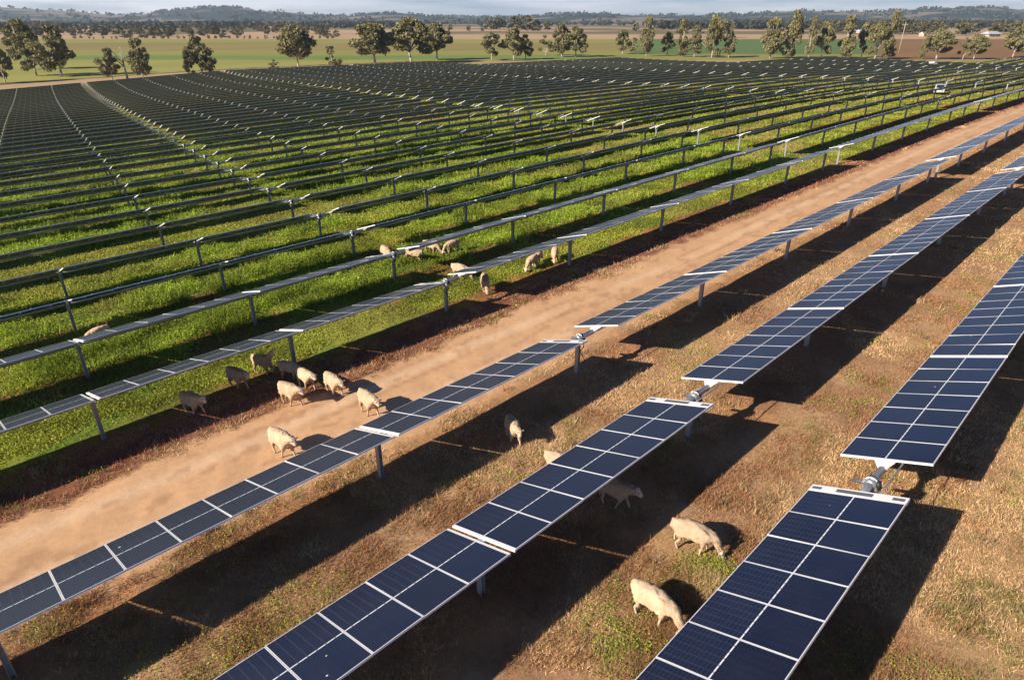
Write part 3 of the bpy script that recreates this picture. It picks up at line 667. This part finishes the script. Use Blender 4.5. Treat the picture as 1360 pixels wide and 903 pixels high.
TL = [(-262,28,11,7,'round',"dark gum tree standing at the left edge of the photo"),
(-274,46,16,12.8,'round',"largest dark gum of the leaning clump near the left edge"),
(-285,41,11.5,10,'round',"low rounded gum in front of the leaning clump at left"),
(-320,46,17.5,11.5,'wide',"dark gum crown rising behind the leaning clump at left"),
(-243,53,9.6,6.6,'round',"small grey gum just left of the dead branched tree"),
(-236,60,12,7.6,'tall',"gum with pale bare limbs beside it, left quarter"),
(-234,74,8.9,4.2,'tall',"slim small gum touching the left side of a broad gum"),
(-234,78,12.2,9.4,'round',"broad full gum above the long diagonal line of motors"),
(-234,103,3.8,4.6,'bush',"low round shrub in front of the green paddock"),
(-246,119,14.9,13.4,'wide',"open spreading gum on its own left of centre"),
(-236,128,8.0,7.0,'bush',"small bushy tree left of the trio of big gums"),
(-246,154,16.2,19.4,'wide',"left one of the trio of big spreading gums"),
(-249,175,18.3,18.6,'wide',"middle and tallest of the trio of big spreading gums"),
(-261,199,16.5,15.8,'wide',"right one of the trio of big spreading gums"),
(-242,217,11.7,11.5,'round',"thin crowned gum at the left end of the centre clump"),
(-236,226,13.9,12.2,'round',"dense gum in the middle of the centre clump"),
(-236,234,11.2,7.3,'round',"narrow gum on the right of the dense centre clump"),
(-254,268,9.9,9.7,'bush',"low shrubby tree left of the domed gums"),
(-248,274,9.9,8.9,'bush',"low shrubby tree right next to the domed gums"),
(-238,263,16,12,'round',"tall domed gum behind its grey neighbour, centre"),
(-232,267,14.2,13.2,'round',"wide grey domed gum with long shadow, centre"),
(-235,311,12.1,9.3,'round',"round bright green tree starting the right hand tree line"),
(-242,331,8.1,6.2,'bush',"small dark tree next to the round bright green one"),
(-211,299,18.6,8.7,'tall',"first tall narrow gum of the right hand tree line"),
(-208,314,11.5,8.1,'round',"shorter dark gum between the first two tall gums"),
(-194,306,18.2,7.8,'tall',"second tall narrow gum of the right hand tree line"),
(-189,310,11.1,8.5,'round',"shorter grey gum between the second and third tall gums"),
(-179,310,19.4,10.6,'tall',"thick tall gum with olive crown right of centre"),
(-173,316,13.2,7.6,'round',"dark gum leaning on the thick tall olive gum"),
(-155,324,18.2,12.7,'tall',"broad tall gum with pale forked trunk after the gap"),
(-148,332,21.3,9.7,'tall',"tall slender gum right of the pale forked trunk"),
(-150,329,9.1,6.7,'bush',"low yellowish shrub below the tall slender gum"),
(-139,331,18.6,5.8,'tall',"thin gum with a long white trunk"),
(-137,342,16,9.7,'round',"round brownish gum beside the long white trunk"),
(-129,350,19.8,9.7,'tall',"tall gum in the middle of the right hand group"),
(-126,364,16.3,7.6,'round',"darker gum behind the right hand group"),
(-116,353,16.4,11,'round',"wide brown gum left of the tallest leaning gum"),
(-112,357,21.6,7.3,'tall',"tallest leaning gum with bare trunk, far right group"),
(-111,359,6.7,5.1,'bush',"small shrub at the foot of the tallest leaning gum"),
(-95,375,13.4,12.4,'wide',"flat topped gum before the ploughed paddock"),
(-100,370,11.2,4.4,'tall',"narrow dark gum left of the flat topped gum"),
(-86,384,9.7,6.6,'bush',"low dark shrub before the ploughed paddock"),
(-82,387,11.2,9.5,'wide',"gum leaning right over the low dark shrub"),
(-72,418,14.7,11.4,'wide',"dark gum at the right edge of the photo"),
(-382,690,18,22,'round',"lone round tree with a shadow on the bright green paddock"),
(-420,700,12,14,'round',"smaller tree left of the lone round tree on green paddock")]
for x, y, h, wd, kd, lb in TL: tree(x, y, h, wd, kd, lb, group=G1 if x > -400 and y < 500 else None)
# a dead tree with bare limbs
b = MB(); g = np.random.default_rng(5)
b.tube((0, 0, -.5), (-.6, 0, 5), .35, .22); 
for i in range(9):
    a = g.uniform(0, 6.28); p = Vector((-.6, 0, 3 + g.uniform(0, 2))); q = p + Vector((math.cos(a) * 2.5, math.sin(a) * 2.5, g.uniform(2, 4.5))); b.tube(p, q, .14, .05, 6)
    for j in range(3): b.tube(q, q + Vector(g.normal(0, 1, 3)) + Vector((0, 0, .8)), .05, .02, 4)
o = link("dead_tree", b.mesh("dead_tree", [bark_m], True), None, (-243, 57.5, Z(-243, 57.5))); tag(o, "dead grey tree of bare branches behind the left gums", "tree")
# distant paddock trees: single small meshes
def far_tree_mesh(seed):
    cm, tm = crown_mesh("crown", ('round', 'wide', 'bush')[seed % 3], 420, 300 + seed, None, leaf=1.0)
    n = len(cm.vertices); v = np.empty(n * 3, np.float32); cm.vertices.foreach_get("co", v); v = v.reshape(-1, 3)
    c = np.empty(n * 4, np.float32); cm.color_attributes["Col"].data.foreach_get("color", c); c = c.reshape(-1, 4)[:, :3] * .6
    # a stubby trunk
    t = [(-.02, 0, -.05), (.02, 0, -.05), (.02, 0, .45), (-.02, 0, .45), (0, -.02, -.05), (0, .02, -.05), (0, .02, .45), (0, -.02, .45)]
    V = np.vstack([v, t]); C = np.vstack([c, np.tile(rgb(.2, .16, .12), (8, 1))])
    bpy.data.meshes.remove(cm); bpy.data.meshes.remove(tm)
    return mesh_np("paddock_tree", V, np.arange(len(V)).reshape(-1, 4), [leaf_m], C)
FT = [far_tree_mesh(i) for i in range(6)]
def from_az(px, dist):
    a = math.atan((px - 680) / 860.85 * math.cos(PITCH)); th = YAW + math.pi / 2 - a
    return CAM[0] + dist / math.cos(a) * math.cos(th), CAM[1] + dist / math.cos(a) * math.sin(th)
def far_tree(x, y, h, wd, label, group):
    o = link("paddock_tree", FT[rng.integers(6)], None, (x, y, Z(x, y)), (0, 0, rng.uniform(0, 6.28)), (wd, wd, h)); tag(o, label, "tree", group)
gl = np.random.default_rng(77)
for i in range(118):                                            # the left: scattered trees beyond the olive paddocks
    px = gl.uniform(-60, 445); dist = gl.choice([gl.uniform(760, 900), gl.uniform(900, 1150), gl.uniform(1150, 1500)]); x, y = from_az(px, dist)
    h = gl.uniform(7, 13) * (1.25 if px < 90 else 1); far_tree(x, y, h, h * gl.uniform(.9, 1.5), "distant dark tree in the scattered line beyond the left paddocks", "distant trees beyond the left paddocks")
for i in range(36):
    px = 90 + i * 10 + gl.uniform(-3, 3); x, y = from_az(px, gl.uniform(705, 730)); h = gl.uniform(2, 4.5)
    far_tree(x, y, h, h * 1.1, "tiny shrub in the planted line along the olive paddock edge", "shrub line along the paddock edge")
for px, dist, h, wd in [(652,1180,20,24),(663,1200,22,24),(684,1190,23,34),(700,1230,25,36),(712,1200,19,24),(728,1220,16,20),(598,1150,13,10),(640,1180,10,10),(846,1150,14,14),(905,900,10,12),(622,1170,9,10)]:
    x, y = from_az(px, dist); far_tree(x, y, h, wd, "far tree on the pale paddock above the centre clump", "far trees on the pale paddock")
for i in range(74):                                              # right: scrub round the farmhouse and along the tan paddock
    px = gl.choice([gl.uniform(1040, 1200), gl.uniform(1200, 1400)]); dist = gl.uniform(820, 1150) if px > 1180 else gl.uniform(1000, 1300); x, y = from_az(px, dist)
    if 1305 < px < 1340 and dist < 900: continue
    h = gl.uniform(9, 19) ; far_tree(x, y, h, h * gl.uniform(1, 1.6), "far dark tree in the scrub round the pale roofed house", "scrub trees at right")
# wooded belts under the hills: read as masses
def woodland(px0, px1, d0, d1, n, seed, h0, h1, c0):
    g = np.random.default_rng(seed); px = g.uniform(px0, px1, n); dd = g.uniform(d0, d1, n)
    a = np.arctan((px - 680) / 860.85 * math.cos(PITCH)); th = YAW + math.pi / 2 - a; x = CAM[0] + dd / np.cos(a) * np.cos(th); y = CAM[1] + dd / np.cos(a) * np.sin(th)
    keep = fbm(x * .004, y * .004, 3, seed) > g.uniform(.38, .52, n); x, y = x[keep], y[keep]; n = len(x); m = 34
    h = g.uniform(h0, h1, n); q = g.normal(0, 1, (n, m, 3)); q /= np.linalg.norm(q, axis=2)[..., None]; q *= g.uniform(.5, 1, (n, m, 1))
    c = np.stack([x, y, zg(x, y) + h * .55], 1)[:, None] + q * np.stack([h * .8, h * .8, h * .45], 1)[:, None]
    A = g.normal(0, 1, (n, m, 3)); A /= np.linalg.norm(A, axis=2)[..., None]; B = np.cross(A, g.normal(0, 1, (n, m, 3))); B /= np.linalg.norm(B, axis=2)[..., None]
    s = (h * .28)[:, None, None]; V = np.stack([c - A * s, c + B * s * .8, c + A * s, c - B * s * .8], 2).reshape(-1, 3)
    C = np.repeat(np.repeat(c0[None] * g.uniform(.6, 1.4, (n, 1)), m, 0) * g.uniform(.8, 1.2, (n * m, 1)), 4, 0)
    o = link("woodland", mesh_np("woodland", V, np.arange(len(V)).reshape(-1, 4), [leaf_m], C)); tag(o, kind="stuff")
woodland(-100, 520, 1500, 2700, 900, 401, 9, 15, rgb(.05, .055, .03))
woodland(470, 900, 2300, 3200, 260, 403, 8, 14, rgb(.055, .06, .035))
woodland(860, 1480, 1400, 2900, 1700, 405, 10, 17, rgb(.045, .05, .03))

# ------------------------------------------------------------------ farmhouse, pole, vehicle, inverter
roof_m = mat("pale_steel_roof", (.55, .58, .62), .4, .2); wallf_m = mat("cream_weatherboard", (.42, .36, .27), .8); glass_m = mat("dark_window_glass", (.02, .025, .03), .1)
hx, hy = from_az(1322, 815); hz = Z(hx, hy); rt = empty("farmhouse", (hx, hy, hz), YAW + .25); tag(rt, "low farmhouse with a pale metal roof among dark trees at upper right", "house")
b = MB().box(-8, 8, -5, 5, -.5, 3.0); link("wall", b.mesh("wall", [wallf_m]), rt)
b = MB(); b.add([(-9.5,-6.5,2.9),(9.5,-6.5,2.9),(9.5,6.5,2.9),(-9.5,6.5,2.9),(-6,0,5.6),(6,0,5.6)], [(0,1,5,4),(2,3,4,5),(1,2,5),(3,0,4),(3,2,1,0)]); link("roof", b.mesh("roof", [roof_m]), rt)
wm_ = MB().box(-.9, .9, -.06, .06, 1, 2.2).mesh("window", [glass_m])
for xx in (-5.5, -1.8, 3, 6): link("window", wm_, rt, (xx, -5.05, 0))
link("door", MB().box(-.45, .45, -.06, .06, 0, 2.1).mesh("door", [bark_m]), rt, (.7, -5.06, 0))
for px, dd, ln, lb in ((1147, 1040, 14, "small far shed with pale roof left of the farmhouse paddock"), (1232, 830, 9, "small pale shed beside the power pole")):
    sx_, sy_ = from_az(px, dd); rt = empty("shed", (sx_, sy_, Z(sx_, sy_)), YAW + .5); tag(rt, lb, "shed")
    link("wall", MB().box(-ln / 2, ln / 2, -3, 3, -.5, 2.8).mesh("wall", [wallf_m]), rt)
    b = MB(); b.add([(-ln/2-.5,-3.6,2.7),(ln/2+.5,-3.6,2.7),(ln/2+.5,3.6,2.7),(-ln/2-.5,3.6,2.7),(-ln/2-.5,0,4.6),(ln/2+.5,0,4.6)], [(0,1,5,4),(2,3,4,5),(1,2,5),(3,0,4),(3,2,1,0)]); link("roof", b.mesh("roof", [roof_m]), rt)
px_, py_ = from_az(1204, 395); rt = empty("power_pole", (px_, py_, Z(px_, py_)), YAW); tag(rt, "wooden power pole with cross arm in front of the ploughed paddock", "power pole")
link("pole", MB().tube((0, 0, -1), (0, 0, 16), .22, .14, 8).mesh("pole", [bark_m], True), rt); link("cross_arm", MB().box(-1.5, 1.5, -.1, .1, 14.6, 14.85).tube((-1.3, 0, 14.8), (-1.3, 0, 15.2), .07).tube((1.3, 0, 14.8), (1.3, 0, 15.2), .07).tube((0, 0, 15.9), (0, 0, 16.3), .07).mesh("cross_arm", [bark_m]), rt)

carp_m = mat("white_car_paint", (.6, .6, .58), .25); tyre_m = mat("tyre_rubber", (.02, .02, .02), .8)
lamp_m = mat("headlamp_glass", (.6, .6, .6), .1)
ux, uy = -29.45, 121.5; rt = empty("utility_truck", (ux, uy, Z(ux, uy)), .21); rt.scale = (.88, .88, .88); tag(rt, "white utility truck parked in the grass lane between tracker rows", "truck")
# faces -y
b = MB()
prof = [(-2.55, .45), (-2.6, .95), (-1.5, 1.12), (-.95, 1.12), (.75, 1.12), (2.5, 1.1), (2.5, .5)]
V0 = [(-.86, y_, z_) for y_, z_ in prof] + [(.86, y_, z_) for y_, z_ in prof]; k = len(prof)
b.add(V0, [tuple(range(k))[::-1], tuple(range(k, 2 * k))] + [(i, (i + 1) % k, k + (i + 1) % k, k + i) for i in range(k)])
body = link("body", b.mesh("body", [carp_m]), rt)
b = MB(); cp = [(-.95, 1.12), (-.35, 1.74), (.7, 1.76), (.95, 1.12)]
V0 = [(-.80 + (.1 if z_ > 1.5 else 0), y_, z_) for y_, z_ in cp] + [(.80 - (.1 if z_ > 1.5 else 0), y_, z_) for y_, z_ in cp]
b.add(V0, [(3,2,1,0), (4,5,6,7), (1,2,6,5), (2,3,7,6), (0,1,5,4)]); cab = link("cab", b.mesh("cab", [carp_m]), rt)
b = MB(); b.add([(-.68, -.93, 1.17), (.68, -.93, 1.17), (.62, -.42, 1.70), (-.62, -.42, 1.70)], [(0,1,2,3)]); 
for v_ in range(len(b.v)): b.v[v_] = (b.v[v_][0], b.v[v_][1] - .02, b.v[v_][2] + .02)
link("windscreen", b.mesh("windscreen", [glass_m]), cab)
for sx_ in (-1, 1):
    b = MB(); xs = sx_ * .80; b.add([(xs * 1.005, -.72, 1.18), (xs * 1.005, .82, 1.18), (xs * .885, .62, 1.69), (xs * .885, -.28, 1.69)], [(0,1,2,3)]); 
    b.v = [(v_[0] + sx_ * .012, v_[1], v_[2]) for v_ in b.v]; link("side_window", b.mesh("side_window", [glass_m]), cab)
    link("headlight", MB().box(-.17, .17, -.03, .03, -.08, .08).mesh("headlight", [lamp_m]), rt, (sx_ * .62, -2.61, .82))
    for yy in (-1.65, 1.55):
        wh_ = link("wheel", MB().tube((-.12, 0, 0), (.12, 0, 0), .38, n=20).mesh("wheel", [tyre_m], False), rt, (sx_ * .78, yy, .38))
        link("rim", MB().tube((-.13, 0, 0), (.13, 0, 0), .2, n=14).mesh("rim", [galv_m]), wh_)
link("tray", MB().box(-.92, .92, .98, 2.75, 1.0, 1.06).box(-.92, -.88, .98, 2.75, 1.06, 1.38).box(.88, .92, .98, 2.75, 1.06, 1.38).box(-.88, .88, 2.71, 2.75, 1.06, 1.38).box(-.88, .88, .98, 1.02, 1.06, 1.7).mesh("tray", [galv_m]), rt)
link("bull_bar", MB().tube((-.8, -2.7, .55), (.8, -2.7, .55), .04).tube((-.7, -2.7, 1.0), (.7, -2.7, 1.0), .035).tube((-.5, -2.7, .5), (-.5, -2.7, 1.0), .035).tube((.5, -2.7, .5), (.5, -2.7, 1.0), .035).mesh("bull_bar", [galv_m], True), rt)
# inverter station: a white cabinet in the far rows
ix, iy = row_x(12) + 2.42, 285; rt = empty("inverter_cabinet", (ix, iy, Z(ix, iy))); tag(rt, "white inverter cabinet among the far rows at right", "cabinet")
link("housing", MB().box(-.9, .9, -1.8, 1.8, .2, 2.3).mesh("housing", [white_m]), rt); link("base", MB().box(-1.0, 1.0, -2.0, 2.0, -.4, .2).mesh("base", [bark_m]), rt)
link("canopy", MB().box(-1.05, 1.05, -1.95, 1.95, 2.3, 2.42).mesh("canopy", [white_m]), rt); link("door", MB().box(-.8, .8, -1.83, -1.8, .35, 2.15).mesh("door", [frame_m]), rt)

# ------------------------------------------------------------------ sheep
wool_m = mat("fleece", (.60, .45, .29), .95, 0, .1)
oc = N(wool_m, "ShaderNodeTexCoord").outputs["Object"]
cw = N(wool_m, "ShaderNodeVertexColor", layer_name="Col").outputs["Color"]
nn_ = noise(wool_m, oc, 26, 4, .7); tone = math_n(wool_m, 'MULTIPLY', math_n(wool_m, 'MULTIPLY_ADD', nn_, .7, .62), math_n(wool_m, 'MULTIPLY_ADD', N(wool_m, 'ShaderNodeObjectInfo').outputs['Random'], .30, .82)); cb = N(wool_m, "ShaderNodeCombineColor"); [L(wool_m, tone, cb.inputs[i]) for i in range(3)]
L(wool_m, mixc(wool_m, 1.0, cw, cb.outputs[0], 'MULTIPLY'), P(wool_m).inputs["Base Color"])
bn = N(wool_m, "ShaderNodeBump"); bn.inputs["Strength"].default_value = .8; bn.inputs["Distance"].default_value = .015; L(wool_m, nn_, bn.inputs["Height"]); L(wool_m, bn.outputs[0], P(wool_m).inputs["Normal"])
def sheep_mesh(pose, seed):
    g = np.random.default_rng(seed); v = []; r = []; e = []
    def add(p, rad, parent=None):
        v.append(p); r.append(rad); i = len(v) - 1
        if parent is not None: e.append((parent, i))
        return i
    pel = add((-.33, 0, .50), (.135, .15)); mid = add((-.05, 0, .485), (.158, .178), pel); ch = add((.24, 0, .50), (.135, .16), mid)
    rump = add((-.47, 0, .50), (.10, .12), pel); add((-.545, 0, .40), (.028, .035), rump)
    if pose == 'graze': pts = [((.44, 0, .44), .105), ((.57, 0, .27), .078), ((.655, 0, .15), .062), ((.70, 0, .06), .036)]
    elif pose == 'walk': pts = [((.42, 0, .58), .105), ((.56, 0, .62), .085), ((.66, 0, .60), .066), ((.775, 0, .52), .038)]
    else: pts = [((.38, 0, .64), .105), ((.47, 0, .77), .083), ((.54, 0, .84), .066), ((.665, 0, .79), .038)]
    p = ch; hd = []
    for q, rr in pts: p = add(q, (rr, rr), p); hd.append(p)
    hp = Vector(pts[2][0])
    for s in (-1, 1):
        off = {'graze': (-.05, 0, .03), 'walk': (-.03, 0, .03)}.get(pose, (-.03, 0, .03))
        ear = add((hp.x + off[0], s * .09, hp.z + off[2]), (.020, .024), hd[2]); add((hp.x + off[0] - .02, s * .155, hp.z + off[2] - .01), (.010, .018), ear)
    st = {'walk': .13, 'graze': .06, 'stand': .02}[pose]
    for s, sw in ((-1, 1), (1, -1)):
        hip = add((-.33, s * .10, .36), (.085, .10), pel); kn = add((-.27 + sw * st * .4, s * .115, .285), (.05, .065), hip)
        hk = add((-.40 + sw * st * .7, s * .115, .175), (.028, .032), kn); ft = add((-.37 + sw * st, s * .115, .05), (.020, .023), hk); add((-.35 + sw * st, s * .115, .012), (.024, .028), ft)
        sh_ = add((.24, s * .095, .34), (.07, .08), ch); k2 = add((.25 - sw * st * .6, s * .105, .20), (.030, .034), sh_); f2 = add((.25 - sw * st * 1.1, s * .105, .05), (.019, .022), k2); add((.27 - sw * st * 1.1, s * .105, .012), (.024, .027), f2)
    me = bpy.data.meshes.new("sheep"); me.from_pydata(v, e, []); o = bpy.data.objects.new("sheep_tmp", me); COL.objects.link(o)
    o.modifiers.new("s", 'SKIN')
    sv = me.skin_vertices[0].data if me.skin_vertices else None
    if sv is None:
        bpy.context.view_layer.objects.active = o; bpy.ops.mesh.customdata_skin_add(); sv = me.skin_vertices[0].data
    for i, rr in enumerate(r): sv[i].radius = rr; sv[i].use_root = (i == 0)
    ss = o.modifiers.new("u", 'SUBSURF'); ss.levels = 3; ss.render_levels = 3
    dg = bpy.context.evaluated_depsgraph_get(); dg.update(); ev = o.evaluated_get(dg); out = bpy.data.meshes.new_from_object(ev); bpy.data.objects.remove(o); out.name = "sheep"
    n = len(out.vertices); co = np.empty(n * 3, np.float32); out.vertices.foreach_get("co", co); co = co.reshape(-1, 3)
    hv = np.array(pts[2][0]); hv2 = np.array(pts[3][0]); face = np.minimum(np.linalg.norm(co - hv, axis=1), np.linalg.norm(co - hv2, axis=1)) < .095
    leg = co[:, 2] < .19; body = ~(face | leg)
    nrm = np.empty(n * 3, np.float32); out.vertices.foreach_get("normal", nrm) if hasattr(out.vertices[0], 'normal') else None
    nrm = nrm.reshape(-1, 3); lump = (fbm(co[:, 0] * 17 + co[:, 2] * 13 + 5, co[:, 1] * 19 + co[:, 2] * 15, 3, seed) - .5) * .060
    co = co + nrm * (lump * body)[:, None]; co[:, 2] -= co[:, 2].min(); out.vertices.foreach_set("co", co.astype(np.float32).ravel())
    c = np.tile(rgb(.55, .40, .26), (n, 1)) * (.78 + .44 * fbm(co[:, 0] * 9 + co[:, 2] * 5, co[:, 1] * 9 + seed, 3, 3))[:, None]; c[face] = rgb(.66, .52, .38); c[leg & ~face] = rgb(.62, .48, .34)
    dirt = sst(.36, .24, co[:, 2])[:, None] * body[:, None]; c = c * (1 - .35 * dirt) + rgb(.35, .2, .1) * .35 * dirt
    c[co[:, 2] < .03] = rgb(.06, .045, .035)
    muz = np.linalg.norm(co - (hv2 + (hv2 - hv) * .25), axis=1) < .035; c[muz] = rgb(.35, .24, .20)
    eyes = np.zeros(n, bool)
    for s in (-1, 1): eyes |= np.linalg.norm(co - (hv * .72 + hv2 * .28 + np.array([0, s * .058, .03])), axis=1) < .018
    c[eyes] = rgb(.03, .02, .02)
    a = out.color_attributes.new("Col", 'FLOAT_COLOR', 'POINT'); c4 = np.ones((n, 4), np.float32); c4[:, :3] = c; a.data.foreach_set("color", c4.ravel())
    out.materials.clear(); out.materials.append(wool_m)
    for p_ in out.polygons: p_.use_smooth = True
    return out
SM = {(p_, s_): sheep_mesh(p_, s_) for p_ in ('graze', 'walk', 'stand') for s_ in (1, 2)}
SH = [(-2.35,-2.22,18,'graze',1.12,"cream sheep grazing beside the green tuft left of the front row"),
(-1.90,-4.42,4,'graze',1.12,"cream sheep grazing nearest the camera, nose at the front row"),
(-4.55,-2.18,9,'walk',1.05,"sheep walking in shade, coming out from under the middle row"),
(-8.36,-1.88,-28,'walk',1.0,"shaded sheep facing the camera with a bright sunlit face"),
(-6.31,-2.19,13,'graze',1.0,"sheep whose back just shows behind the middle row"),
(-15.09,-5.25,9,'walk',1.08,"front sheep of the walking group at the edge of the track"),
(-15.72,-4.37,2,'walk',1.0,"sunlit sheep walking half out of the panel shadow"),
(-14.62,-3.96,-4,'walk',1.05,"sheep walking onto the track with its shadow stretching behind"),
(-12.72,-3.86,-6,'walk',1.1,"sheep on the track touching the near row, farther one"),
(-12.66,-6.77,6,'walk',1.1,"sheep on the track partly behind the near row panels"),
(-16.89,-7.65,16,'walk',1.05,"leftmost dark sheep walking in the long shadow strip"),
(-17.48,-5.94,10,'walk',1.05,"second shaded sheep walking on the edge of the green grass"),
(-17.80,-4.86,20,'stand',1.05,"third shaded sheep with raised head on the green grass edge"),
(-16.75,-4.40,30,'graze',.95,"shaded sheep hidden behind a sunlit one below the post"),
(-17.99,5.92,-35,'graze',1.08,"shaded sheep grazing just right of the track side motor post"),
(-18.40,9.45,-75,'graze',1.05,"pale sheep facing the camera under the long bright row"),
(-18.75,10.30,-60,'graze',1.0,"sheep half hidden behind a pale one under the bright row"),
(-18.46,11.22,-50,'graze',1.0,"brown shaded sheep grazing close to a post"),
(-20.1,6.25,20,'graze',1.08,"sheep behind the bright row, only its back showing"),
(-25.31,5.55,-9,'graze',1.12,"sheep cut by the second row motor post"),
(-23.92,6.39,-160,'graze',1.05,"sheep grazing in tall green left of the smaller one"),
(-24.39,7.85,20,'graze',1.05,"sheep partly under the second row in tall green"),
(-23.6,8.64,-95,'graze',1.05,"sheep grazing alone beside the dark green shadow"),
(-25.31,-8.15,-80,'graze',1.0,"lone sheep behind the second row at far left")]
for i, (x, y, a, p_, sc, lb) in enumerate(SH):
    f = 1.0
    o = link("sheep", SM[(p_, 1 + i % 2)], None, (x, y, Z(x, y) - .005), (0, 0, R(a)), (sc * .88, sc * 1.0, sc * 1.10)); tag(o, lb, "sheep", "flock of sheep grazing the solar farm")

# ------------------------------------------------------------------ air
haze_m = bpy.data.materials.new("haze"); haze_m.use_nodes = True; hn = haze_m.node_tree; hn.nodes.remove(hn.nodes["Principled BSDF"])
pv = hn.nodes.new("ShaderNodeVolumePrincipled"); pv.inputs["Density"].default_value = HAZE_D = 8e-5; pv.inputs["Color"].default_value = (.66, .82, 1, 1); pv.inputs["Anisotropy"].default_value = .2
hn.links.new(pv.outputs[0], hn.nodes["Material Output"].inputs["Volume"])
hz_ = link("haze", MB().box(-10500, 10500, -10500, 10500, -45, 330).mesh("haze", [haze_m])); tag(hz_, kind="stuff")
